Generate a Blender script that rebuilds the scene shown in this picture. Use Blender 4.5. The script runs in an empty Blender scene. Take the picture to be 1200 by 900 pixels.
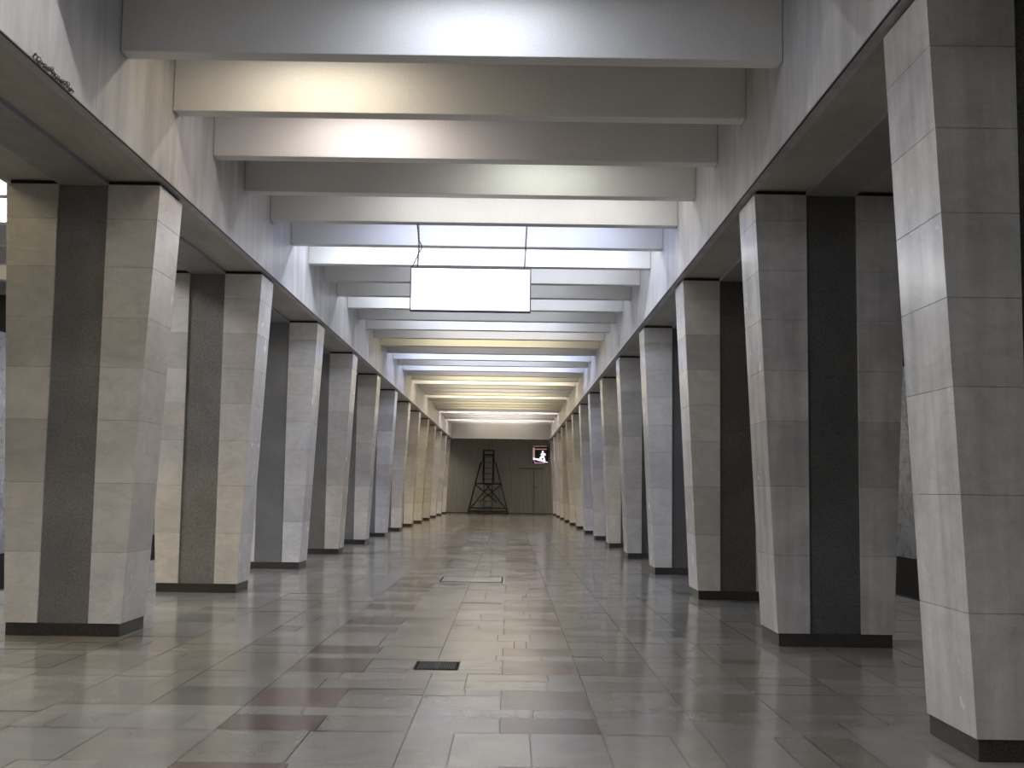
import bpy, math, random
from mathutils import Vector, Matrix

# ------------------------------------------------------------------ camera, world, exposure
SC = bpy.context.scene
COL = SC.collection
SC.view_settings.view_transform = 'Standard'
SC.view_settings.look = 'None'
SC.view_settings.gamma = 1.0
SC.view_settings.use_curve_mapping = False
SC.view_settings.exposure = 0.22

YAW, PITCH, ROLL, FPX, EYE = .00096, .09139, .01448, 1357.87, 1.55
def camera_axes():
    c, s = math.cos(YAW), math.sin(YAW)
    x1 = Vector((c, -s, 0)); y1 = Vector((s, c, 0)); z = Vector((0, 0, 1))
    c, s = math.cos(PITCH), math.sin(PITCH)
    z2 = z*c - y1*s; y2 = y1*c + z*s
    c, s = math.cos(ROLL), math.sin(ROLL)
    return c*x1 + s*z2, -s*x1 + c*z2, y2
R_, U_, F_ = camera_axes()
cam = bpy.data.cameras.new('camera'); cam_o = bpy.data.objects.new('camera', cam); COL.objects.link(cam_o)
m3 = Matrix((R_, U_, -F_)).transposed()
cam_o.matrix_world = Matrix.Translation((0, 0, EYE)) @ m3.to_4x4()
cam.sensor_fit = 'HORIZONTAL'; cam.sensor_width = 36.0; cam.lens = FPX*36.0/1200.0
cam.clip_end = 300
SC.camera = cam_o

world = bpy.data.worlds.new('world'); SC.world = world; world.use_nodes = True
world.node_tree.nodes['Background'].inputs[0].default_value = (.6, .65, .8, 1)
world.node_tree.nodes['Background'].inputs[1].default_value = 0.01

LAMP = 0.62          # overall lamp strength of the aisle
SIDE = 2.4          # overall lamp strength over the platforms

COLD = (.80, .86, 1.0); BLUE = (.62, .70, 1.0); WARM = (1.0, .86, .66); GOLD = (1.0, .86, .50)
NEUT = (1.0, .98, .97); PINK = (1.0, .88, .82); GREEN = (.97, 1.0, .90)

# ------------------------------------------------------------------ measured layout (metres)
XL, XR = -3.676, 2.487            # inner faces of the two long lintels
ZL, ZB = 4.753, 5.563             # underside of the lintels, underside of the cross beams
P, Y1 = 5.071, 12.037             # pillar pitch, front face of the first left pillar in view
CD = .821                         # pillar depth
BP, YB, BT = 1.6903, 10.45, .21   # beam pitch, front face of the nearest beam in view, beam thickness
ZC = 6.28                         # ceiling slab
CXL, CXR = -4.555, 3.365          # pillar centre lines
EDL, EDR = -7.3, 6.1              # platform edges
WXL, WXR = -11.0, 9.9             # track walls
YEND, YBACK = 77.6, -6.0
YLINTEL = 73.0

# ------------------------------------------------------------------ helpers
class MB:
    def __init__(s): s.v = []; s.f = []; s.m = []; s.c = []
    def face(s, pts, mat=0, col=(1, 1, 1, 1)):
        n = len(s.v); s.v += [tuple(p) for p in pts]; s.f.append(tuple(range(n, n+len(pts)))); s.m.append(mat); s.c.append(col)
    def hexa(s, b, t, mat=0, col=(1, 1, 1, 1)):
        """b, t: four corners bottom and top, counter-clockwise seen from above"""
        n = len(s.v); s.v += [tuple(p) for p in b] + [tuple(p) for p in t]
        for f in ((3, 2, 1, 0), (4, 5, 6, 7), (0, 1, 5, 4), (1, 2, 6, 5), (2, 3, 7, 6), (3, 0, 4, 7)):
            s.f.append(tuple(n+i for i in f)); s.m.append(mat); s.c.append(col)
    def box(s, x0, x1, y0, y1, z0, z1, mat=0, col=(1, 1, 1, 1)):
        s.hexa([(x0, y0, z0), (x1, y0, z0), (x1, y1, z0), (x0, y1, z0)],
               [(x0, y0, z1), (x1, y0, z1), (x1, y1, z1), (x0, y1, z1)], mat, col)
    def tube(s, pts, r, n=8, closed=False, mat=0):
        pts = [Vector(p) for p in pts]; N = len(pts); base = len(s.v)
        up = Vector((0.31, 0.22, 0.92)).normalized()
        for i, p in enumerate(pts):
            if closed: d = pts[(i+1) % N]-pts[i-1]
            else: d = pts[min(i+1, N-1)]-pts[max(i-1, 0)]
            d.normalize(); a = d.cross(up)
            if a.length < .05: a = d.cross(Vector((1, 0, 0)))
            a.normalize(); b = d.cross(a)
            for k in range(n):
                t = 2*math.pi*k/n; s.v.append(tuple(p+a*r*math.cos(t)+b*r*math.sin(t)))
        for i in range(N if closed else N-1):
            for k in range(n):
                A = base+i*n; B = base+((i+1) % N)*n
                s.f.append((A+k, A+(k+1) % n, B+(k+1) % n, B+k)); s.m.append(mat); s.c.append((1, 1, 1, 1))
        if not closed:
            s.f.append(tuple(base+k for k in reversed(range(n)))); s.m.append(mat); s.c.append((1, 1, 1, 1))
            s.f.append(tuple(base+(N-1)*n+k for k in range(n))); s.m.append(mat); s.c.append((1, 1, 1, 1))
    def build(s, name, mats, parent=None, loc=(0, 0, 0), bevel=0, smooth=False):
        me = bpy.data.meshes.new(name); me.from_pydata(s.v, [], s.f)
        if not isinstance(mats, (list, tuple)): mats = [mats]
        for m in mats: me.materials.append(m)
        me.polygons.foreach_set('material_index', s.m)
        ca = me.color_attributes.new('tint', 'FLOAT_COLOR', 'CORNER')
        flat = []
        for p, c in zip(me.polygons, s.c): flat += list(c)*p.loop_total
        ca.data.foreach_set('color', flat)
        if smooth: me.polygons.foreach_set('use_smooth', [True]*len(me.polygons))
        me.update(); me.validate()
        o = bpy.data.objects.new(name, me); COL.objects.link(o); o.location = loc
        if parent: o.parent = parent
        if bevel:
            b = o.modifiers.new('bevel', 'BEVEL'); b.width = bevel; b.segments = 2; b.limit_method = 'ANGLE'
        return o

def empty(name, loc):
    o = bpy.data.objects.new(name, None); COL.objects.link(o); o.location = loc; o.empty_display_size = .2; return o
def tag(o, label=None, cat=None, group=None, kind=None):
    if label: o['label'] = label
    if cat: o['category'] = cat
    if group: o['group'] = group
    if kind: o['kind'] = kind
    return o
def struct(o): o['kind'] = 'structure'; return o

# ------------------------------------------------------------------ materials
def mat(name): 
    m = bpy.data.materials.new(name); m.use_nodes = True; nt = m.node_tree
    b = nt.nodes['Principled BSDF']; return m, nt, b
def N(nt, t, **kw):
    n = nt.nodes.new(t)
    for k, v in kw.items(): setattr(n, k, v)
    return n
def ramp(nt, src, stops):
    r = N(nt, 'ShaderNodeValToRGB'); e = r.color_ramp.elements
    while len(e) < len(stops): e.new(.5)
    for el, (p, c) in zip(e, stops):
        el.position = p; el.color = (c[0], c[1], c[2], 1) if not isinstance(c, (int, float)) else (c, c, c, 1)
    nt.links.new(src, r.inputs[0]); return r.outputs[0]
def noise(nt, vec, scale, detail=4, rough=.55, dist=0):
    n = N(nt, 'ShaderNodeTexNoise'); n.inputs['Scale'].default_value = scale; n.inputs['Detail'].default_value = detail
    n.inputs['Roughness'].default_value = rough; n.inputs['Distortion'].default_value = dist
    nt.links.new(vec, n.inputs['Vector']); return n.outputs[0]
def mul(nt, a, b, fac=1.0):
    x = N(nt, 'ShaderNodeMix', data_type='RGBA', blend_type='MULTIPLY'); x.inputs[0].default_value = fac
    nt.links.new(a, x.inputs[6]); nt.links.new(b, x.inputs[7]); return x.outputs[2]
def coords(nt, rnd=True, scale=(1, 1, 1), use='Object'):
    t = N(nt, 'ShaderNodeTexCoord'); mp = N(nt, 'ShaderNodeMapping'); mp.inputs['Scale'].default_value = scale
    src = t.outputs[use]
    if rnd:
        oi = N(nt, 'ShaderNodeObjectInfo'); ml = N(nt, 'ShaderNodeMath', operation='MULTIPLY'); ml.inputs[1].default_value = 37.0
        nt.links.new(oi.outputs['Random'], ml.inputs[0]); ad = N(nt, 'ShaderNodeVectorMath', operation='ADD')
        nt.links.new(src, ad.inputs[0]); nt.links.new(ml.outputs[0], ad.inputs[1]); src = ad.outputs[0]
    nt.links.new(src, mp.inputs[0]); return mp.outputs[0]
def bump(nt, b, h, strength=.1, dist=.01):
    bp = N(nt, 'ShaderNodeBump'); bp.inputs['Strength'].default_value = strength; bp.inputs['Distance'].default_value = dist
    nt.links.new(h, bp.inputs['Height']); nt.links.new(bp.outputs[0], b.inputs['Normal'])

def tint(nt):
    a = N(nt, 'ShaderNodeVertexColor'); a.layer_name = 'tint'; return a.outputs[0]

def marble(name, base, dark, rough=(.18, .28), vein=.55, streak=.0):
    m, nt, b = mat(name); v = coords(nt)
    n1 = noise(nt, v, 1.6, 6, .6, .6)
    c = ramp(nt, n1, [(.3, dark), (.62, base)])
    n2 = noise(nt, coords(nt, scale=(1.2, 1.2, 2.6)), 1.5, 8, .6, 1.0)
    ve = ramp(nt, n2, [(.42, 1.0), (.5, vein), (.56, 1.0)])
    c = mul(nt, c, ve, .3)
    gr = ramp(nt, noise(nt, v, 90, 2, .6), [(.3, .9), (.7, 1.05)])
    c = mul(nt, c, gr, .8)
    vs = coords(nt, scale=(5, 5, .35))
    st = ramp(nt, noise(nt, vs, 1.0, 5, .6), [(.35, .72), (.6, 1.0)])
    c = mul(nt, c, st, streak)
    c = mul(nt, c, tint(nt))
    nt.links.new(c, b.inputs['Base Color'])
    rr = ramp(nt, noise(nt, v, 3.0, 4), [(.3, rough[0]), (.7, rough[1])]); nt.links.new(rr, b.inputs['Roughness'])
    b.inputs['Specular IOR Level'].default_value = .5
    return m
M_MARBLE = marble('pale_marble', (.72, .69, .655), (.60, .575, .55), vein=.7, streak=.15)
M_MARBLE2 = marble('pale_marble_soiled', (.66, .64, .62), (.50, .485, .47), vein=.75, streak=.8)

def granite(name, c0, c1, rough=.3, sc=60):
    m, nt, b = mat(name); v = coords(nt)
    c = ramp(nt, noise(nt, v, sc, 3, .7), [(.35, c0), (.65, c1)])
    l = ramp(nt, noise(nt, v, 1.3, 4), [(.3, .75), (.7, 1.1)])
    c = mul(nt, c, l); c = mul(nt, c, tint(nt)); nt.links.new(c, b.inputs['Base Color'])
    b.inputs['Roughness'].default_value = rough
    return m
M_CORE = granite('dark_granite', (.15, .147, .143), (.27, .262, .255), .42)
M_CORE2 = granite('darker_granite', (.075, .074, .070), (.15, .147, .14), .36)  # darker version of the granite, for the strips of the right row
M_PLINTH = granite('plinth_granite', (.035, .032, .030), (.075, .07, .065), .25)
M_GAP = granite('shadow_gap', (.02, .02, .02), (.03, .03, .03), .8)

def plaster(name, base, dark, rough=.7, streak=.5, sc=(2.2, 2.2, .35), fine=40):
    m, nt, b = mat(name); v = coords(nt, rnd=False)
    vs = coords(nt, rnd=False, scale=sc)
    c = ramp(nt, noise(nt, vs, 1.5, 7, .62, .3), [(.3, dark), (.62, base)])
    l = ramp(nt, noise(nt, v, .8, 4), [(.3, .85), (.7, 1.05)])
    c = mul(nt, c, l, streak)
    g = ramp(nt, noise(nt, v, fine, 2), [(.3, .95), (.7, 1.03)]); c = mul(nt, c, g)
    c = mul(nt, c, tint(nt))
    nt.links.new(c, b.inputs['Base Color']); b.inputs['Roughness'].default_value = rough
    bump(nt, b, noise(nt, v, fine, 3), .15, .004)
    return m
M_BEAM = plaster('beam_plaster', (.78, .77, .75), (.74, .73, .71), .65, .4, (.6, .6, .6))
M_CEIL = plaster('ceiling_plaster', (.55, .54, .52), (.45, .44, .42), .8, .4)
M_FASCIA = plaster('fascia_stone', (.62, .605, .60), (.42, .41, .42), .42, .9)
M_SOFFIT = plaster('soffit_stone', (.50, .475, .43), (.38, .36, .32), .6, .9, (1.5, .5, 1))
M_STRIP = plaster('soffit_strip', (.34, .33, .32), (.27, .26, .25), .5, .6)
M_LINTELSIDE = plaster('strip_edge_blue_lit', (.36, .38, .43), (.3, .32, .36), .5, .5)  # bluish aisle light on the strip's sides is put into their colour
M_TRACKWALL = marble('track_wall_marble', (.42, .46, .52), (.30, .33, .38), (.2, .4))
M_BLACK = plaster('pit_black', (.02, .02, .02), (.012, .012, .012), .8, .5)

# floor tiles: the stone colour of each tile is its own tint
def floor_mat():
    m, nt, b = mat('polished_floor_tiles'); v = coords(nt, rnd=False)
    c = ramp(nt, noise(nt, v, 2.4, 7, .62, .5), [(.3, (.80, .79, .77)), (.65, (1.0, 1.0, 1.0))])
    g = ramp(nt, noise(nt, v, 70, 3, .7), [(.3, .82), (.7, 1.1)]); c = mul(nt, c, g)
    d = ramp(nt, noise(nt, v, .45, 5, .6), [(.3, .8), (.6, 1.05)]); c = mul(nt, c, d)
    c = mul(nt, c, tint(nt)); nt.links.new(c, b.inputs['Base Color'])
    r = ramp(nt, noise(nt, v, 1.2, 5, .6), [(.3, .12), (.7, .22)]); nt.links.new(r, b.inputs['Roughness'])
    b.inputs['Specular IOR Level'].default_value = .55
    bump(nt, b, noise(nt, v, 3.0, 2), .02, .01)
    return m
M_FLOOR = floor_mat()
M_JOINT = granite('floor_joint', (.11, .105, .10), (.15, .145, .14), .6)

def metal(name, c, rough=.4, met=.9):
    m, nt, b = mat(name); v = coords(nt)
    x = ramp(nt, noise(nt, v, 12, 4), [(.3, tuple(k*.75 for k in c)), (.7, c)])
    nt.links.new(x, b.inputs['Base Color']); b.inputs['Roughness'].default_value = rough; b.inputs['Metallic'].default_value = met
    return m
M_MATTE = metal('matte_dark_iron', (.03, .03, .03), .95, 0); M_MATTE.node_tree.nodes['Principled BSDF'].inputs['Specular IOR Level'].default_value = .1
M_STEEL = metal('grey_steel', (.42, .42, .46), .35)
M_DARKSTEEL = metal('dark_steel', (.035, .034, .034), .55, .2)
M_TOWER = metal('painted_black_steel', (.045, .046, .044), .7, .1)
M_WIRE = metal('chain_iron', (.10, .095, .10), .5, .6)
M_CORR = metal('corrugated_sheet', (.67, .655, .635), .6, .05)
M_CORRD = metal('corrugated_sheet_dark', (.16, .15, .14), .6, .2)
M_HOUSING = metal('lamp_housing', (.7, .7, .7), .5, 0)
def emit(name, col, st, var=0.0):
    m, nt, b = mat(name)
    b.inputs['Base Color'].default_value = (*[c*.8 for c in col], 1)
    b.inputs['Emission Color'].default_value = (*col, 1)
    v = coords(nt); n = ramp(nt, noise(nt, v, 1.2, 2), [(.3, 1.0-var), (.7, 1.0)])
    ml = N(nt, 'ShaderNodeMath', operation='MULTIPLY'); ml.inputs[1].default_value = st
    nt.links.new(n, ml.inputs[0]); nt.links.new(ml.outputs[0], b.inputs['Emission Strength'])
    return m
M_TUBE = emit('lit_tube', (.95, .97, 1.0), 4)
M_PANEL = emit('lit_sign_panel', (.97, .97, 1.0), 2.6, .05)
M_NEON = emit('lit_sign_white', (1.0, .90, .97), 1.1, .1)
M_NEONP = emit('lit_sign_pink', (1.0, .62, .55), .35, .2)
M_NEONV = emit('lit_sign_violet', (1.0, .55, .85), .4, .2)

rng = random.Random(7)

# ------------------------------------------------------------------ floor
def build_floor():
    mb = MB()
    mb.box(EDL, EDR, YBACK, YEND+.2, -.3, -.007, 1)
    g = .0025
    def tile(x0, x1, y0, y1, c):
        q = [-rng.uniform(0, .0022) for _ in range(3)]; q.append(q[0]+q[2]-q[1])     # tiles lie very slightly out of true
        mb.face([(x0+g, y0+g, q[0]), (x1-g, y0+g, q[1]), (x1-g, y1-g, q[2]), (x0+g, y1-g, q[3])], 0, (*c, 1))
    def light():
        k = rng.uniform(.80, 1.08); w = rng.uniform(-.5, .5)
        return (.262*k*(1+.05*w), .251*k, .231*k*(1-.09*w))
    def red():
        k = rng.uniform(.85, 1.15); return (.142*k, .104*k, .094*k)
    def pinkish(): return (.215, .190, .168)
    def slate():
        k = rng.uniform(.9, 1.15); return (.17*k, .17*k, .17*k)
    rows = [(0, .51, 'R'), (.51, .81, 'n'), (.81, 1.59, 'RS'), (1.59, 2.03, 'n'), (2.03, 2.39, 'n'),
            (2.39, 3.17, 'RT'), (3.17, 3.49, 'n'), (3.49, 4.01, 'R'), (4.01, 4.54, 'n'), (4.54, P, 'n')]
    LA, LB, CS, RA, RB = -1.86, -1.22, -.63, -.04, .615
    n0 = -3; grate = (-.81, -.42, 10.18, 10.63)
    for n in range(n0, 15):
        base = 7.59+n*P
        for (a, b_, kind) in rows:
            y0, y1 = base+a, base+b_
            if n == -1 and a == 3.49: y0, y1 = 6.18, 6.70
            if n == -1 and a == 4.01: continue
            if n == -1 and a == 4.54: y0, y1 = 6.70, 7.59
            if n == -1 and a == 3.17: y1 = 6.18
            if y0 > YEND: continue
            y1 = min(y1, YEND)
            # side zones: long seams
            for x0, x1 in ((EDL, -6.55), (-6.55, -5.9), (-5.9, -5.25), (-5.25, -4.55), (-4.55, -3.87), (-3.87, -3.19),
                           (-3.19, -2.54), (-2.54, LA), (RB, 1.27), (1.27, 1.92), (1.92, 2.60), (2.60, 3.20), (3.20, 3.95), (3.95, 4.6), (4.6, 5.3), (5.3, EDR)):
                c = light()
                if rng.random() < .12: c = tuple(q*.78 for q in c)
                if x0 > RB-.01 and x0 < 2.0 and rng.random() < .1: c = pinkish()
                if x1-x0 > .5 and rng.random() < .3:
                    xm = x0+(x1-x0)*rng.uniform(.3, .7); tile(x0, xm, y0, y1, c); tile(xm, x1, y0, y1, light())
                else: tile(x0, x1, y0, y1, c)
            if kind[0] == 'R':
                tile(LA, LB, y0, y1, red()); tile(RA, RB, y0, y1, red())
                if kind == 'R':
                    tile(LB, CS, y0, y1, light()); tile(CS, RA, y0, y1, light())
                elif kind == 'RS':      # reddish strip along the far edge of the row
                    ys = y1-.25
                    tile(LB, CS, y0, ys, light()); tile(CS, RA, y0, ys, light())
                    tile(LB, CS, ys, y1, tuple(q*.9 for q in pinkish())); tile(CS, -.315, ys, y1, pinkish()); tile(-.315, RA, ys, y1, pinkish())
                else:
                    ys = y0+.22
                    tile(LB, -.86, y0, ys, tuple(q*.95 for q in pinkish())); tile(-.86, RA, y0, ys, (.23, .218, .195))
                    if n == 0:
                        for (xa, xb, ya, yb) in ((LB, grate[0], ys, y1), (grate[0], grate[1], grate[3], y1), (grate[1], RA, ys, y1)):
                            tile(xa, xb, ya, yb, light())
                    else:
                        tile(LB, CS, ys, y1, light()); tile(CS, RA, ys, y1, light())
            else:
                xs = [LA, rng.uniform(-1.5, -1.2), CS, rng.choice([-.33, -.1, .07]), rng.uniform(.15, .35), RB]
                if n == -1 and a == 4.54: xs = [LA, -1.25, CS, -.33, .15, RB]
                for x0, x1 in zip(xs[:-1], xs[1:]): tile(x0, x1, y0, y1, light())
    struct(mb.build('floor', [M_FLOOR, M_JOINT]))
build_floor()

# track pits
for side, e, w in (('left', EDL, WXL), ('right', EDR, WXR)):
    s = -1 if side == 'left' else 1
    mb = MB(); mb.box(min(e, w), max(e, w), YBACK, YEND+.2, -1.5, -1.25)
    struct(mb.build('floor_track_'+side, M_BLACK))
    mb = MB(); mb.box(min(e, e+s*.12), max(e, e+s*.12), YBACK, YEND+.2, -1.25, -.002)
    struct(mb.build('trim_platform_edge_'+side, M_BLACK))
    mb = MB(); zs = [0.02, .8, 1.6, 2.4, 3.2, 4.0, 4.8]
    y = YBACK
    while y < YEND:
        y2 = min(y+1.2, YEND+.2)
        for z0, z1 in zip(zs[:-1], zs[1:]):
            k = rng.uniform(.85, 1.1); mb.box(min(w, w+s*.05), max(w, w+s*.05), y+.003, y2-.003, z0+.003, z1-.003, 0, (k, k, k, 1))
        y += 1.2
    mb.box(min(w+s*.05, w+s*.3), max(w+s*.05, w+s*.3), YBACK, YEND+.2, -1.5, ZC+.2, 1)
    mb.box(min(w, w+s*.05), max(w, w+s*.05), YBACK, YEND+.2, -1.25, .0, 1)
    struct(mb.build('wall_track_'+side, [M_TRACKWALL, M_BLACK]))

# ------------------------------------------------------------------ long lintels on the pillars
HB, HT, HS = .595, .815, .262      # half widths of a pillar: base, top, granite strip
for side, xf, cx, s in (('left', XL, CXL, -1), ('right', XR, CXR, 1)):
    xo = cx+s*.90                  # outer face of the lintel
    mb = MB()
    # fascia in blocks with hairline joints
    y = YBACK
    blocks = [YBACK] + [v for v in (Y1+CD/2+P*(k/2.0) for k in range(-7, 30)) if YBACK+.3 < v < YLINTEL+4]+[YEND]
    for a, b in zip(blocks[:-1], blocks[1:]):
        k = rng.uniform(.94, 1.04)
        xa, xb = sorted((xf, xf+s*.1)); mb.box(xa, xb, a+.002, b-.002, ZL, ZC, 0, (k, k, k, 1))
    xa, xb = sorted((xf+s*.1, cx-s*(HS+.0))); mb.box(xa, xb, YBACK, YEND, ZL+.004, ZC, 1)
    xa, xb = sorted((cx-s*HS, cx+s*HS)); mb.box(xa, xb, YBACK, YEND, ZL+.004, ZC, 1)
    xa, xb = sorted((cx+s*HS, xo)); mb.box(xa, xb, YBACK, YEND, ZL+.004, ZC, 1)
    xa, xb = sorted((xf+s*.0, xf+s*.1))
    struct(mb.build('wall_lintel_'+side, [M_FASCIA, M_SOFFIT]))
    # the slightly lower middle strip of the underside
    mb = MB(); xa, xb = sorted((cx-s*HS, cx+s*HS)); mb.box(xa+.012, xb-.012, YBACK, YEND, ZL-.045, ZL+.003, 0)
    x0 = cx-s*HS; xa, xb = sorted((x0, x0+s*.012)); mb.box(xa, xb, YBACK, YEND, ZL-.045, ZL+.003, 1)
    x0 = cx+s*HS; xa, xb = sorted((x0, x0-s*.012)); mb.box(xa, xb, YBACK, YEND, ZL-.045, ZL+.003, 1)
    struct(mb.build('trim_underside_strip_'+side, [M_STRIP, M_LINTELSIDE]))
    # thin dark edge bar along the lower corner of the fascia
    mb = MB(); xa, xb = sorted((xf-s*.006, xf+s*.006)); 
    mb.box(xa, xb, YBACK, YEND, ZL-.006, ZL-.0005, 0)
    mb.box(*sorted((xf-s*.010, xf-s*.001)), YBACK, YEND, ZL, ZL+.007, 1)
    struct(mb.build('trim_edge_bar_'+side, [M_DARKSTEEL, M_STEEL]))

# ceiling
mb = MB(); mb.box(WXL-.3, WXR+.3, YBACK, YEND+.3, ZC+.001, ZC+.25); struct(mb.build('ceiling', M_CEIL))

# ------------------------------------------------------------------ far end
mb = MB(); mb.box(XL+.001, XR-.001, YLINTEL, YLINTEL+.35, ZL+.001, ZC); struct(mb.build('wall_far_lintel', M_BEAM))
mb = MB()
pitch = .145; x = EDL; d = .07
prev = None; i = 0
while x < EDR:
    seq = [(x, 0), (x+pitch*.35, 0), (x+pitch*.5, -d), (x+pitch*.85, -d), (x+pitch, 0)]
    for (xa, ya), (xb, yb) in zip(seq[:-1], seq[1:]):
        mb.face([(xa, YEND-.04+ya, 0), (xb, YEND-.04+yb, 0), (xb, YEND-.04+yb, ZC), (xa, YEND-.04+ya, ZC)], 0)
    x += pitch
mb.box(EDL, EDR, YEND, YEND+.1, 0, ZC, 1)
struct(mb.build('wall_far', [M_CORR, M_CORRD]))
mb = MB()
for x0, x1 in ((WXL, EDL), (EDR, WXR)): mb.box(x0, x1, YEND, YEND+.1, -1.5, ZC)
struct(mb.build('wall_far_portals', M_BLACK))
mb = MB(); mb.box(WXL, WXR, YBACK-.2, YBACK, -1.5, ZC); struct(mb.build('wall_back', M_BEAM))
# framed door leaf in the sheet wall, right of the tower
mb = MB()
for b in ((.55, 2.3, 2.98, 3.03), (1.60, 1.64, .02, 2.98), (-.0, .0, 0, 0)):
    if b[0] != b[1]: mb.box(b[0], b[1], YEND-.155, YEND-.112, b[2], b[3])
mb.box(1.60, 1.85, YEND-.155, YEND-.112, 1.75, 1.79)
struct(mb.build('door_1', M_CORRD))
mb = MB(); mb.box(-4.2, 3.2, YEND-.15, YEND-.112, .001, .05); struct(mb.build('trim_wall_foot', M_CORRD))

# ------------------------------------------------------------------ pillars
ORD = ['zeroth', 'first', 'second', 'third', 'fourth', 'fifth', 'sixth', 'seventh', 'eighth', 'ninth', 'tenth', 'eleventh', 'twelfth', 'thirteenth',
       'fourteenth', 'fifteenth', 'sixteenth', 'seventeenth', 'eighteenth', 'nineteenth', 'twentieth']
ZS = [.128, .89, 1.60, 2.26, 2.80, 3.33, 3.86, 4.38, 4.712]
ZTOP = 4.712
def hw(z): return HB+(HT-HB)*(z-.128)/(ZTOP-.128)
def pillar(cx, y0, s, label, group, m, shift=0, special=None):
    """s: +1 when the aisle lies towards +x of the pillar"""
    root = empty('pillar', (cx, y0+CD/2, 0)); tag(root, label, 'pillar', group, 'thing')
    h = CD/2
    core = MB()
    core.box(-HS, HS, -h+.028, h-.028, .13, ZL-.046, 0)
    core.build('granite_strip', M_CORE if s > 0 else M_CORE2, root)
    gap = MB()
    for sg in (1, -1):
        ins = .03
        def q(z): return hw(z)-ins
        a = [(sg*(HS), -h+.03, .13), (sg*q(.13), -h+.03, .13), (sg*q(.13), h-.03, .13), (sg*HS, h-.03, .13)]
        b = [(sg*(HS), -h+.03, ZL-.001), (sg*q(ZTOP), -h+.03, ZL-.001), (sg*q(ZTOP), h-.03, ZL-.001), (sg*HS, h-.03, ZL-.001)]
        if sg < 0: a = a[::-1]; b = b[::-1]
        gap.hexa(a, b)
    gap.build('inner_core', M_GAP, root)
    zs = [ZS[0]]+[z+shift+rng.uniform(-.01, .01) for z in ZS[1:-1]]+[ZTOP]
    for sg in (s, -s):
        mb = MB()
        for i, (z0, z1) in enumerate(zip(zs[:-1], zs[1:])):
            k = rng.uniform(.86, 1.06); w = rng.uniform(-.012, .014)
            if rng.random() < .15: k *= .88
            if i == 0: k = rng.uniform(1.06, 1.14)
            za, zb = z0+.0013, z1-.0013
            a = [(sg*(HS+.001), -h, za), (sg*hw(za), -h, za), (sg*hw(za), h, za), (sg*(HS+.001), h, za)]
            b = [(sg*(HS+.001), -h, zb), (sg*hw(zb), -h, zb), (sg*hw(zb), h, zb), (sg*(HS+.001), h, zb)]
            if sg < 0: a = a[::-1]; b = b[::-1]
            mb.hexa(a, b, 0, (k*(1+w), k, k*(1-w), 1))
        mb.build('marble_cladding', m, root, bevel=.002)
    mb = MB(); mb.box(-HB+.012, HB-.012, -h+.012, h-.012, 0, .128, 0); mb.build('plinth', M_PLINTH, root, bevel=.004)
    return root
desc = {('left', 1): 'widest looking in the left row, pale marble around a grey granite strip',
        ('right', 1): 'tall streaky marble, cut by the right edge of the picture'}
for k in range(0, 14):
    # left row: k = 0 stands beside the frame
    if k == 0: lab = 'marble clad pillar just left of the frame, nearest of the left row'
    elif k == 1: lab = 'marble clad pillar at the left edge of the picture, largest in the left row'
    elif k == 13: lab = 'farthest marble clad pillar of the left row, beside the corrugated wall'
    else: lab = '%s marble clad pillar in the left row, counted from the left picture edge' % ORD[k]
    pillar(CXL, Y1+(k-1)*P, 1, lab, 'pillars of the left row', M_MARBLE, rng.choice([0, .0, .06, -.04]))
for k in range(1, 15):
    if k == 1: lab = 'marble clad pillar cut by the right picture edge, largest of all'
    elif k == 14: lab = 'farthest marble clad pillar of the right row, beside the corrugated wall'
    else: lab = '%s marble clad pillar in the right row, counted from the right picture edge' % ORD[k]
    pillar(CXR, Y1+(k-2)*P, -1, lab, 'pillars of the right row', M_MARBLE2 if k < 3 else M_MARBLE, .04 if k > 1 else -.04)

# ------------------------------------------------------------------ cross beams of the aisle
beam_mb = MB(); beam_mb.box(XL+.002, XR-.002, 0, BT, 0, ZC-ZB, 0)
proto = beam_mb.build('ceiling_beam', M_BEAM, bevel=.008)
look = ['cool white', 'cream, lit at its left', 'pinkish cream, lit at its left', 'dull greenish grey', 'pale grey', 'bright lilac white', 'glaring white',
        'pale grey', 'dim grey', 'pale grey', 'dim violet grey', 'pale grey', 'cream grey', 'yellowish', 'darkest', 'bright blue white', 'pale blue', 'bright blue white']
def ordinal(n):
    base = ['', 'first', 'second', 'third', 'fourth', 'fifth', 'sixth', 'seventh', 'eighth', 'ninth']
    if n <= 20: return ORD[n]
    if n == 30: return 'thirtieth'
    return ('twenty-' if n < 30 else 'thirty-')+base[n % 10]
first = True
for k in range(-7, 37):
    o = proto if first else proto.copy()
    if not first: COL.objects.link(o)
    first = False
    o.location = (0, YB+k*BP, ZB)
    if k < 0: lab = 'plastered ceiling beam overhead, nearer than the nearest beam in view'; g = 'ceiling beams over the camera'
    elif k == 0: lab = 'nearest and widest ceiling beam, %s, at the top of the picture' % look[0]; g = 'ceiling beams of the aisle'
    else:
        l = look[k] if k < len(look) else ('yellowish lit' if k < 30 else 'pinkish white lit')
        lab = '%s ceiling beam from the camera, %s plaster' % (ordinal(k+1), l); g = 'ceiling beams of the aisle'
        if k == 4: lab += ', carrying the hanging sign'
    tag(o, lab, 'ceiling beam', g, 'thing')

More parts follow.
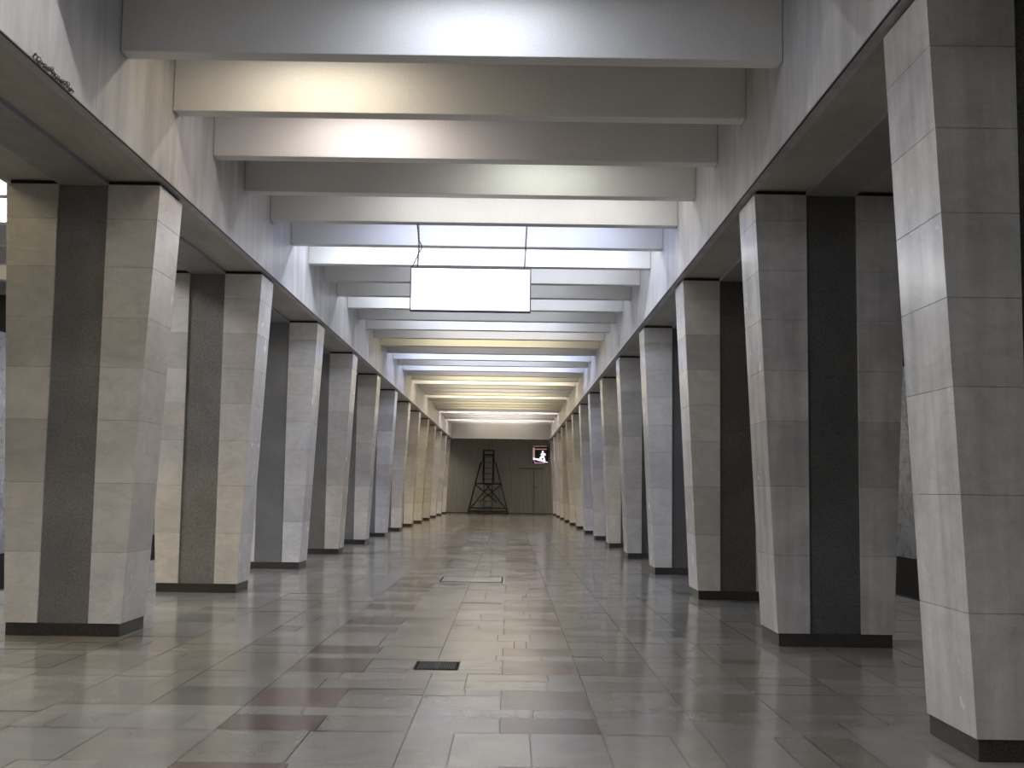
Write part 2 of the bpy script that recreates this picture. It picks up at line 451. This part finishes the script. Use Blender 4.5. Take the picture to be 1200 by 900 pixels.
# platform side beams
for side, x0, x1 in (('left', WXL+.001, CXL-.90-.002), ('right', CXR+.90+.002, WXR-.001)):
    mb = MB(); mb.box(x0, x1, 0, BT, 0, ZC-ZB, 0); pr = mb.build('platform_beam', M_BEAM)
    for i, k in enumerate(range(-6, 37)):
        o = pr if i == 0 else pr.copy()
        if i: COL.objects.link(o)
        o.location = (0, YB+k*BP+.4, ZB)
        tag(o, 'plastered beam over the %s platform, beyond the %s row of pillars' % (side, side), 'ceiling beam', 'beams over the %s platform' % side, 'thing')

# ------------------------------------------------------------------ fluorescent lamps between the beams, some added as fill
def lamp_mesh(L):
    a = MB(); a.box(-L/2-.03, L/2+.03, -.08, .08, -.05, 0)
    b = MB()
    for yy in (-.04, .04): b.tube([(-L/2, yy, -.075), (L/2, yy, -.075)], .013, 8)
    return a, b
hm, tm = lamp_mesh(1.2)
lamp_root = None; lamp_parts = []
def place_lamp(x, y, colr, power, L=1.2, where='between the aisle beams', stretch=1):
    global lamp_root
    if lamp_root is None:
        r = empty('ceiling_lamp', (x, y, ZC)); lamp_root = r
        lamp_parts.extend([hm.build('housing', M_HOUSING, r), tm.build('tube', M_TUBE, r)])
    else:
        r = lamp_root.copy(); COL.objects.link(r); r.location = (x, y, ZC)
        for p_ in lamp_parts: c = p_.copy(); COL.objects.link(c); c.parent = r
    tag(r, 'fluorescent tube lamp or added fill lamp, hidden up '+where, 'lamp', 'tube lamps '+where)
    r.scale = (stretch, 1, 1)      # tubes stretched in the farther bays to spread the light evenly
    ld = bpy.data.lights.new('tube_light', 'AREA'); ld.shape = 'RECTANGLE'; ld.size = L; ld.size_y = .12
    ld.energy = power; ld.color = colr
    lo = bpy.data.objects.new('tube_light', ld); COL.objects.link(lo); lo.location = (0, 0, -.10); lo.parent = r

CEN = (XL+XR)/2
# bay k lies in front of beam k: list of (x, colour, watts)
BAY = {
 -6: [(-2.0, COLD, 110)], -5: [(-2.0, NEUT, 110)], -4: [(-2.2, NEUT, 110)], -3: [(-2.2, NEUT, 120)], -2: [(-2.3, COLD, 110)], -1: [(-1.9, NEUT, 80)],  # unseen bays: lamps set left and strong to brighten the left pillars
 0: [(-.35, COLD, 44)],
 1: [(-2.0, WARM, 39)],
 2: [(-1.75, PINK, 45)],
 3: [(.35, GREEN, 25)],
 4: [(.0, NEUT, 57)],
 5: [(-.2, BLUE, 91)],
 6: [(-1.3, COLD, 94), (.4, COLD, 94)],
 7: [(.1, COLD, 50)],
 8: [(-.6, COLD, 24)],  # unlit bay: weak lamp added to lift the dark beam
 9: [(-1.2, COLD, 57), (.4, COLD, 30)],
 10: [(-.6, COLD, 26)],  # added fill lamp, the bay has none of its own
 11: [(-.6, COLD, 78)],
 12: [(-.3, NEUT, 52)],
 13: [(-.6, GOLD, 64)],
 14: [(-.6, PINK, 11)],  # faint fill lamp added in a bay without a tube
 15: [(-1.4, BLUE, 73), (.3, BLUE, 73)],
 16: [(-.6, COLD, 55)],
 17: [(-1.4, BLUE, 73), (.3, BLUE, 73)],
 18: [(-.6, PINK, 28)],
 19: [(-.6, GOLD, 77)],
 20: [(-1.4, WARM, 72), (.3, WARM, 72)],
 21: [(-.6, GOLD, 47)],
 22: [(-.6, PINK, 51)],
 23: [(-.6, GOLD, 72)],
 24: [(-1.4, WARM, 65), (.3, WARM, 65)],
 25: [(-.6, GOLD, 41)],
 26: [(-.6, GOLD, 56)],
 27: [(-.6, GOLD, 44)],
 28: [(-.6, GOLD, 51)],
 29: [(-.6, WARM, 19)],
 30: [(-1.4, PINK, 84), (.3, PINK, 84)],
 31: [(-.6, PINK, 65)],
 32: [(-.6, PINK, 65)],
 33: [(-.6, WARM, 51)],
 34: [(-1.4, PINK, 77), (.3, PINK, 77)],
 35: [(-.6, PINK, 77)],
 36: [(-.6, WARM, 38)],
 37: [(-.6, WARM, 22)],
}
for k, ls in BAY.items():
    for q, (x, c, w) in enumerate(ls):
        if len(ls) == 2: x = CEN+(-1.32, 1.32)[q]
        place_lamp(x, YB+k*BP-(BP-BT)/2, c, w*LAMP, stretch=(1 if k < 4 else 2.0 if len(ls) == 2 else 3.2))
# platform lamps
sidecols = [WARM, GOLD, COLD, WARM, NEUT, BLUE, NEUT, WARM, GOLD, GOLD, WARM, WARM, WARM, WARM]
for k in range(-1, 13):
    y = YB+.4+(3*k+1)*BP-(BP-BT)/2
    place_lamp(-7.6, y, sidecols[(k+1) % 14], (60 if k >= 0 else 30)*SIDE, where='over the left platform')
    place_lamp(6.4, y, NEUT if k < 2 else (BLUE if k in (2, 5, 6) else WARM), (4 if k < 3 else 28)*SIDE, where='over the right platform')
place_lamp(-8.2, YB+.4+3*BP-(BP-BT)/2, NEUT, 60*SIDE, where='over the left platform')

# ------------------------------------------------------------------ hanging light box sign
def chain(mb, pts, link=.040, r=.0058):
    """links strung along a polyline"""
    P_ = [Vector(p) for p in pts]; L = [0]
    for a, b in zip(P_[:-1], P_[1:]): L.append(L[-1]+(b-a).length)
    n = max(2, int(L[-1]/(link*.78)))
    for i in range(n):
        t = (i+.5)/n*L[-1]
        j = max(q for q in range(len(P_)-1) if L[q] <= t+1e-9); f = (t-L[j])/(L[j+1]-L[j])
        c = P_[j].lerp(P_[j+1], f); d = (P_[j+1]-P_[j]).normalized()
        a = d.cross(Vector((0, 1, 0.13))).normalized(); b = d.cross(a).normalized()
        side = (a+b).normalized() if i % 2 else (a-b).normalized()
        ring = []
        for q in range(10):
            an = 2*math.pi*q/10; ring.append(c+d*(link/2)*math.cos(an)+side*(link*.32)*math.sin(an))
        mb.tube(ring, r, 5, closed=True)
SX0, SX1, SZ0, SZ1, SY = -1.541, .282, 4.222, 4.888, 17.27
root = empty('hanging_sign', ((SX0+SX1)/2, SY+.07, SZ0)); tag(root, 'glaring white blank light box hanging on two chains from a beam', 'sign')
ox, oy, oz = root.location
def L3(x, y, z): return (x-ox, y-oy, z-oz)
def lbox(mb, x0, x1, y0, y1, z0, z1, m=0): mb.box(x0-ox, x1-ox, y0-oy, y1-oy, z0-oz, z1-oz, m)
mb = MB(); t = .019
lbox(mb, SX0, SX1, SY, SY+.14, SZ0, SZ0+t); lbox(mb, SX0, SX1, SY, SY+.14, SZ1-t, SZ1)
lbox(mb, SX0, SX0+t, SY, SY+.14, SZ0+t, SZ1-t); lbox(mb, SX1-t, SX1, SY, SY+.14, SZ0+t, SZ1-t)
mb.build('frame', metal('violet_grey_frame', (.20, .18, .30), .6, 0), root, bevel=.002)
for yy0, yy1 in ((SY+.006, SY+.016), (SY+.124, SY+.134)):
    mb = MB(); lbox(mb, SX0+t+.001, SX1-t-.001, yy0, yy1, SZ0+t+.001, SZ1-t-.001); mb.build('lit_panel', M_PANEL, root)
for xx in (SX0+.10, SX1-.10):
    mb = MB(); mb.tube([L3(xx, SY+.07, SZ1), L3(xx, SY+.07, SZ1+.04)], .008, 8); mb.build('hanger', M_DARKSTEEL, root)
mb = MB(); chain(mb, [L3(SX0+.10, SY+.07, SZ1+.03), L3(SX0+.115, SY+.07, SZ1+.3), L3(SX0+.10, SY+.07, ZB-.02)]); mb.build('chain', M_WIRE, root)
mb = MB(); chain(mb, [L3(SX1-.10, SY+.07, SZ1+.03), L3(SX1-.075, SY+.07, ZB-.02)]); mb.build('chain', M_WIRE, root)
mb = MB(); pts = []
for i in range(25):
    q = i/24; z = SZ1+.004+(ZB-SZ1-.012)*q
    off = .0
    if q < .33: x = SX0+.012+.10*(q/.33)**.8
    elif q < .62: x = SX0+.112+.045*math.sin((q-.33)/.29*math.pi)
    else: x = SX0+.112-.03*(q-.62)/.38
    pts.append(L3(x, SY+.055, z))
mb.tube(pts, .008, 6); mb.build('cable', M_DARKSTEEL, root, smooth=True)

# ------------------------------------------------------------------ loose chain lying on the left lintel edge
mb = MB(); cy0, cy1 = 8.54, 9.32
def strand(ph, lo, hi, off):
    pts = []
    for i in range(40):
        q = i/39; y = cy0+(cy1-cy0)*q
        pts.append((XL+.016+off, y, ZL+lo+(hi-lo)*(.5+.5*math.sin(ph+q*17))*(.7+.3*math.sin(q*31+ph))))
    return pts
chain(mb, strand(0, .016, .058, 0), .055, .0034)
chain(mb, strand(2.4, .016, .034, .008), .055, .0034)
tag(mb.build('loose_chain', M_WIRE), 'dark iron chain lying along the lower edge of the left lintel, top left', 'chain')

# ------------------------------------------------------------------ floor grate and access hatch
root = empty('floor_grate', (-.615, 10.405, 0)); tag(root, 'small dark slotted drain grate set in the floor near the camera', 'grate')
mb = MB(); gx, gy = .19, .22; w = .022
mb.box(-gx, gx, -gy, -gy+w, -.003, .004); mb.box(-gx, gx, gy-w, gy, -.003, .004); mb.box(-gx, -gx+w, -gy+w, gy-w, -.003, .004); mb.box(gx-w, gx, -gy+w, gy-w, -.003, .004)
mb.build('frame', M_MATTE, root)
mb = MB()
for i in range(17):
    x = -gx+w+.006+i*.0205
    if i in (8,): mb.box(x-.004, x+.014, -gy+w, gy-w, -.003, .003)
    else: mb.box(x, x+.009, -gy+w, gy-w, -.003, .003)
mb.build('slats', M_DARKSTEEL, root)
mb = MB(); mb.box(-gx+w, gx-w, -gy+w, gy-w, -.0035, -.0031); mb.build('sump', M_BLACK, root)

root = empty('floor_hatch', (-.625, 20.31, 0)); tag(root, 'square dark metal frame of an access hatch flush with the aisle floor', 'hatch')
mb = MB(); a, b, w = .535, .56, .022
mb.box(-a, a, -b, -b+w, -.002, .003); mb.box(-a, a, b-w, b, -.002, .003); mb.box(-a, -a+w, -b+w, b-w, -.002, .003); mb.box(a-w, a, -b+w, b-w, -.002, .003)
mb.build('frame', M_MATTE, root)
mb = MB(); mb.box(-a+w+.004, a-w-.004, -b+w+.004, b-w-.004, -.002, .0015, 0, (.33, .31, .29, 1)); mb.build('cover', M_FLOOR, root)

# ------------------------------------------------------------------ scaffold tower in front of the far wall
TX, TY = -1.37, 76.1
root = empty('scaffold_tower', (TX, TY, 0)); tag(root, 'black steel scaffold tower with ladder standing before the corrugated wall', 'scaffold')
def at(x, y, z): return (x-TX, y-TY, z)
bx0, bx1, by = -2.66, -.08, 1.1      # foot rectangle
tx0, tx1 = -1.90, -.92               # top rectangle
def foot(sx, sy): return Vector(((bx0 if sx < 0 else bx1)-TX, sy*by, .12))
def topc(sx, sy): return Vector(((tx0 if sx < 0 else tx1)-TX, sy*.35, 3.35))
def onleg(sx, sy, z):
    a, b = foot(sx, sy), topc(sx, sy); return a.lerp(b, (z-a.z)/(b.z-a.z))
for sx in (-1, 1):
    for sy in (-1, 1):
        mb = MB(); mb.tube([foot(sx, sy)-Vector((0, 0, .12)), foot(sx, sy), topc(sx, sy)], .028, 8); mb.build('leg', M_TOWER, root)
def ring(z, r, name):
    mb = MB(); c = [onleg(-1, -1, z), onleg(1, -1, z), onleg(1, 1, z), onleg(-1, 1, z)]
    for i in range(4): mb.tube([c[i], c[(i+1) % 4]], r, 8)
    return mb.build(name, M_TOWER, root)
ring(.16, .045, 'base_frame'); ring(.36, .03, 'base_frame'); ring(1.95, .04, 'middle_frame')
mb = MB(); z = 1.95; a, b = onleg(-1, -1, z), onleg(1, 1, z); mb.box(a.x, b.x, a.y, b.y, 1.97, 2.0); mb.build('work_deck', M_TOWER, root)
for sx in (-1, 1):
    for sy in (-1, 1):
        mb = MB(); mb.tube([onleg(sx, sy, .2), onleg(-sx*.98, sy, 1.9).lerp(onleg(sx, sy, 1.9), .42)], .028, 6); mb.build('brace', M_TOWER, root)
        mb = MB(); mb.tube([onleg(sx, sy, 1.9), onleg(-sx, sy, .75).lerp(onleg(sx, sy, .75), .25)], .028, 6); mb.build('brace', M_TOWER, root)
        mb = MB(); mb.tube([onleg(sx, sy, .9), onleg(sx, -sy, 1.9)], .02, 6); mb.build('brace', M_TOWER, root)
# upper column with ladder
ux0, ux1 = -1.72-TX, -1.05-TX
for x in (ux0, ux1):
    for yy in (-.35, .35):
        mb = MB(); mb.tube([(x, yy, 1.95), (x, yy, 4.14)], .042, 8); mb.build('mast', M_TOWER, root)
mb = MB()
for x0, x1, y0, y1 in ((ux0, ux1, -.35, -.35), (ux0, ux1, .35, .35), (ux0, ux0, -.35, .35), (ux1, ux1, -.35, .35)):
    for z in (4.12, 3.85): mb.tube([(x0, y0, z), (x1, y1, z)], .035, 6)
mb.box(ux0, ux1, -.35, .35, 3.78, 3.82)
mb.build('guard_rail', M_TOWER, root)
lad = MB()
for x in (ux0+.07, ux1-.07): lad.tube([(x, -.62, .14), (x, -.37, 3.8)], .022, 6)
for i in range(10):
    z = .45+i*.36; y = -.62+.25*(z-.14)/3.66; lad.tube([(ux0+.07, y, z), (ux1-.07, y, z)], .02, 6)
lad.build('ladder', M_TOWER, root)
for x, sx in ((ux0, -1), (ux1, 1)):
    mb = MB(); mb.tube([onleg(sx, -1, 1.95), Vector((x, -.35, 3.7))], .02, 6); mb.build('brace', M_TOWER, root)

# ------------------------------------------------------------------ small lit sign on the far wall
root = empty('exit_sign', (2.05, YEND-.17, 3.35)); tag(root, 'small pink-edged lit sign with a white running figure, on the corrugated wall', 'sign')
YS = YEND-.17
def px(u, v):  # point on the sign's front plane, from its measured outline
    d = F_+R_*((610+u/22.5)-600)/FPX+U_*(450-(510+v/22.5))/FPX
    t = (YS-.16)/d.y; return Vector((d.x*t-2.05, 0, EYE+d.z*t-3.35))
def bar(mb, a, b, th, y0, y1):
    d = (b-a).normalized(); nrm = Vector((-d.z, 0, d.x))*th/2
    c = [a-nrm, b-nrm, b+nrm, a+nrm]
    if d.x < 0: c = [a+nrm, b+nrm, b-nrm, a-nrm]
    bot = [Vector((p.x, y0, p.z)) for p in c]; top = [Vector((p.x, y1, p.z)) for p in c]
    mb.hexa([tuple(p) for p in bot], [tuple(p) for p in top])
mb = MB(); a = px(330, 300); b = px(730, 745)
mb.box(a.x, b.x, -.14, .02, b.z, a.z); mb.build('case', M_TOWER, root)
y0, y1 = -.175, -.141
mb = MB(); bar(mb, px(350, 330), px(350, 625), .13, y0, y1); bar(mb, px(330, 292), px(690, 292), .03, y0, y1); bar(mb, px(385, 368), px(690, 368), .05, y0, y1); mb.build('lit_edge', M_NEONP, root)
mb = MB(); bar(mb, px(345, 640), px(385, 735), .05, y0, y1); bar(mb, px(375, 735), px(640, 733), .06, y0, y1); mb.build('lit_edge', M_NEONV, root)
mb = MB()
bar(mb, px(330, 617), px(480, 645), .10, -.2, y1); bar(mb, px(450, 640), px(640, 690), .12, -.2, y1); bar(mb, px(630, 705), px(718, 714), .05, -.2, y1)
hc = px(585, 438)
mb.tube([(hc.x, -.2, hc.z), (hc.x, y1, hc.z)], .065, 14)
for (p, q, w_) in (((585, 470), (590, 550), .15), ((590, 560), (520, 600), .13), ((520, 590), (545, 655), .10), ((600, 555), (640, 690), .10),
                   ((580, 490), (528, 512), .06), ((600, 490), (645, 492), .06), ((645, 485), (650, 540), .06)):
    bar(mb, px(*p), px(*q), w_, -.2, y1)
mb.build('running_figure', M_NEON, root)
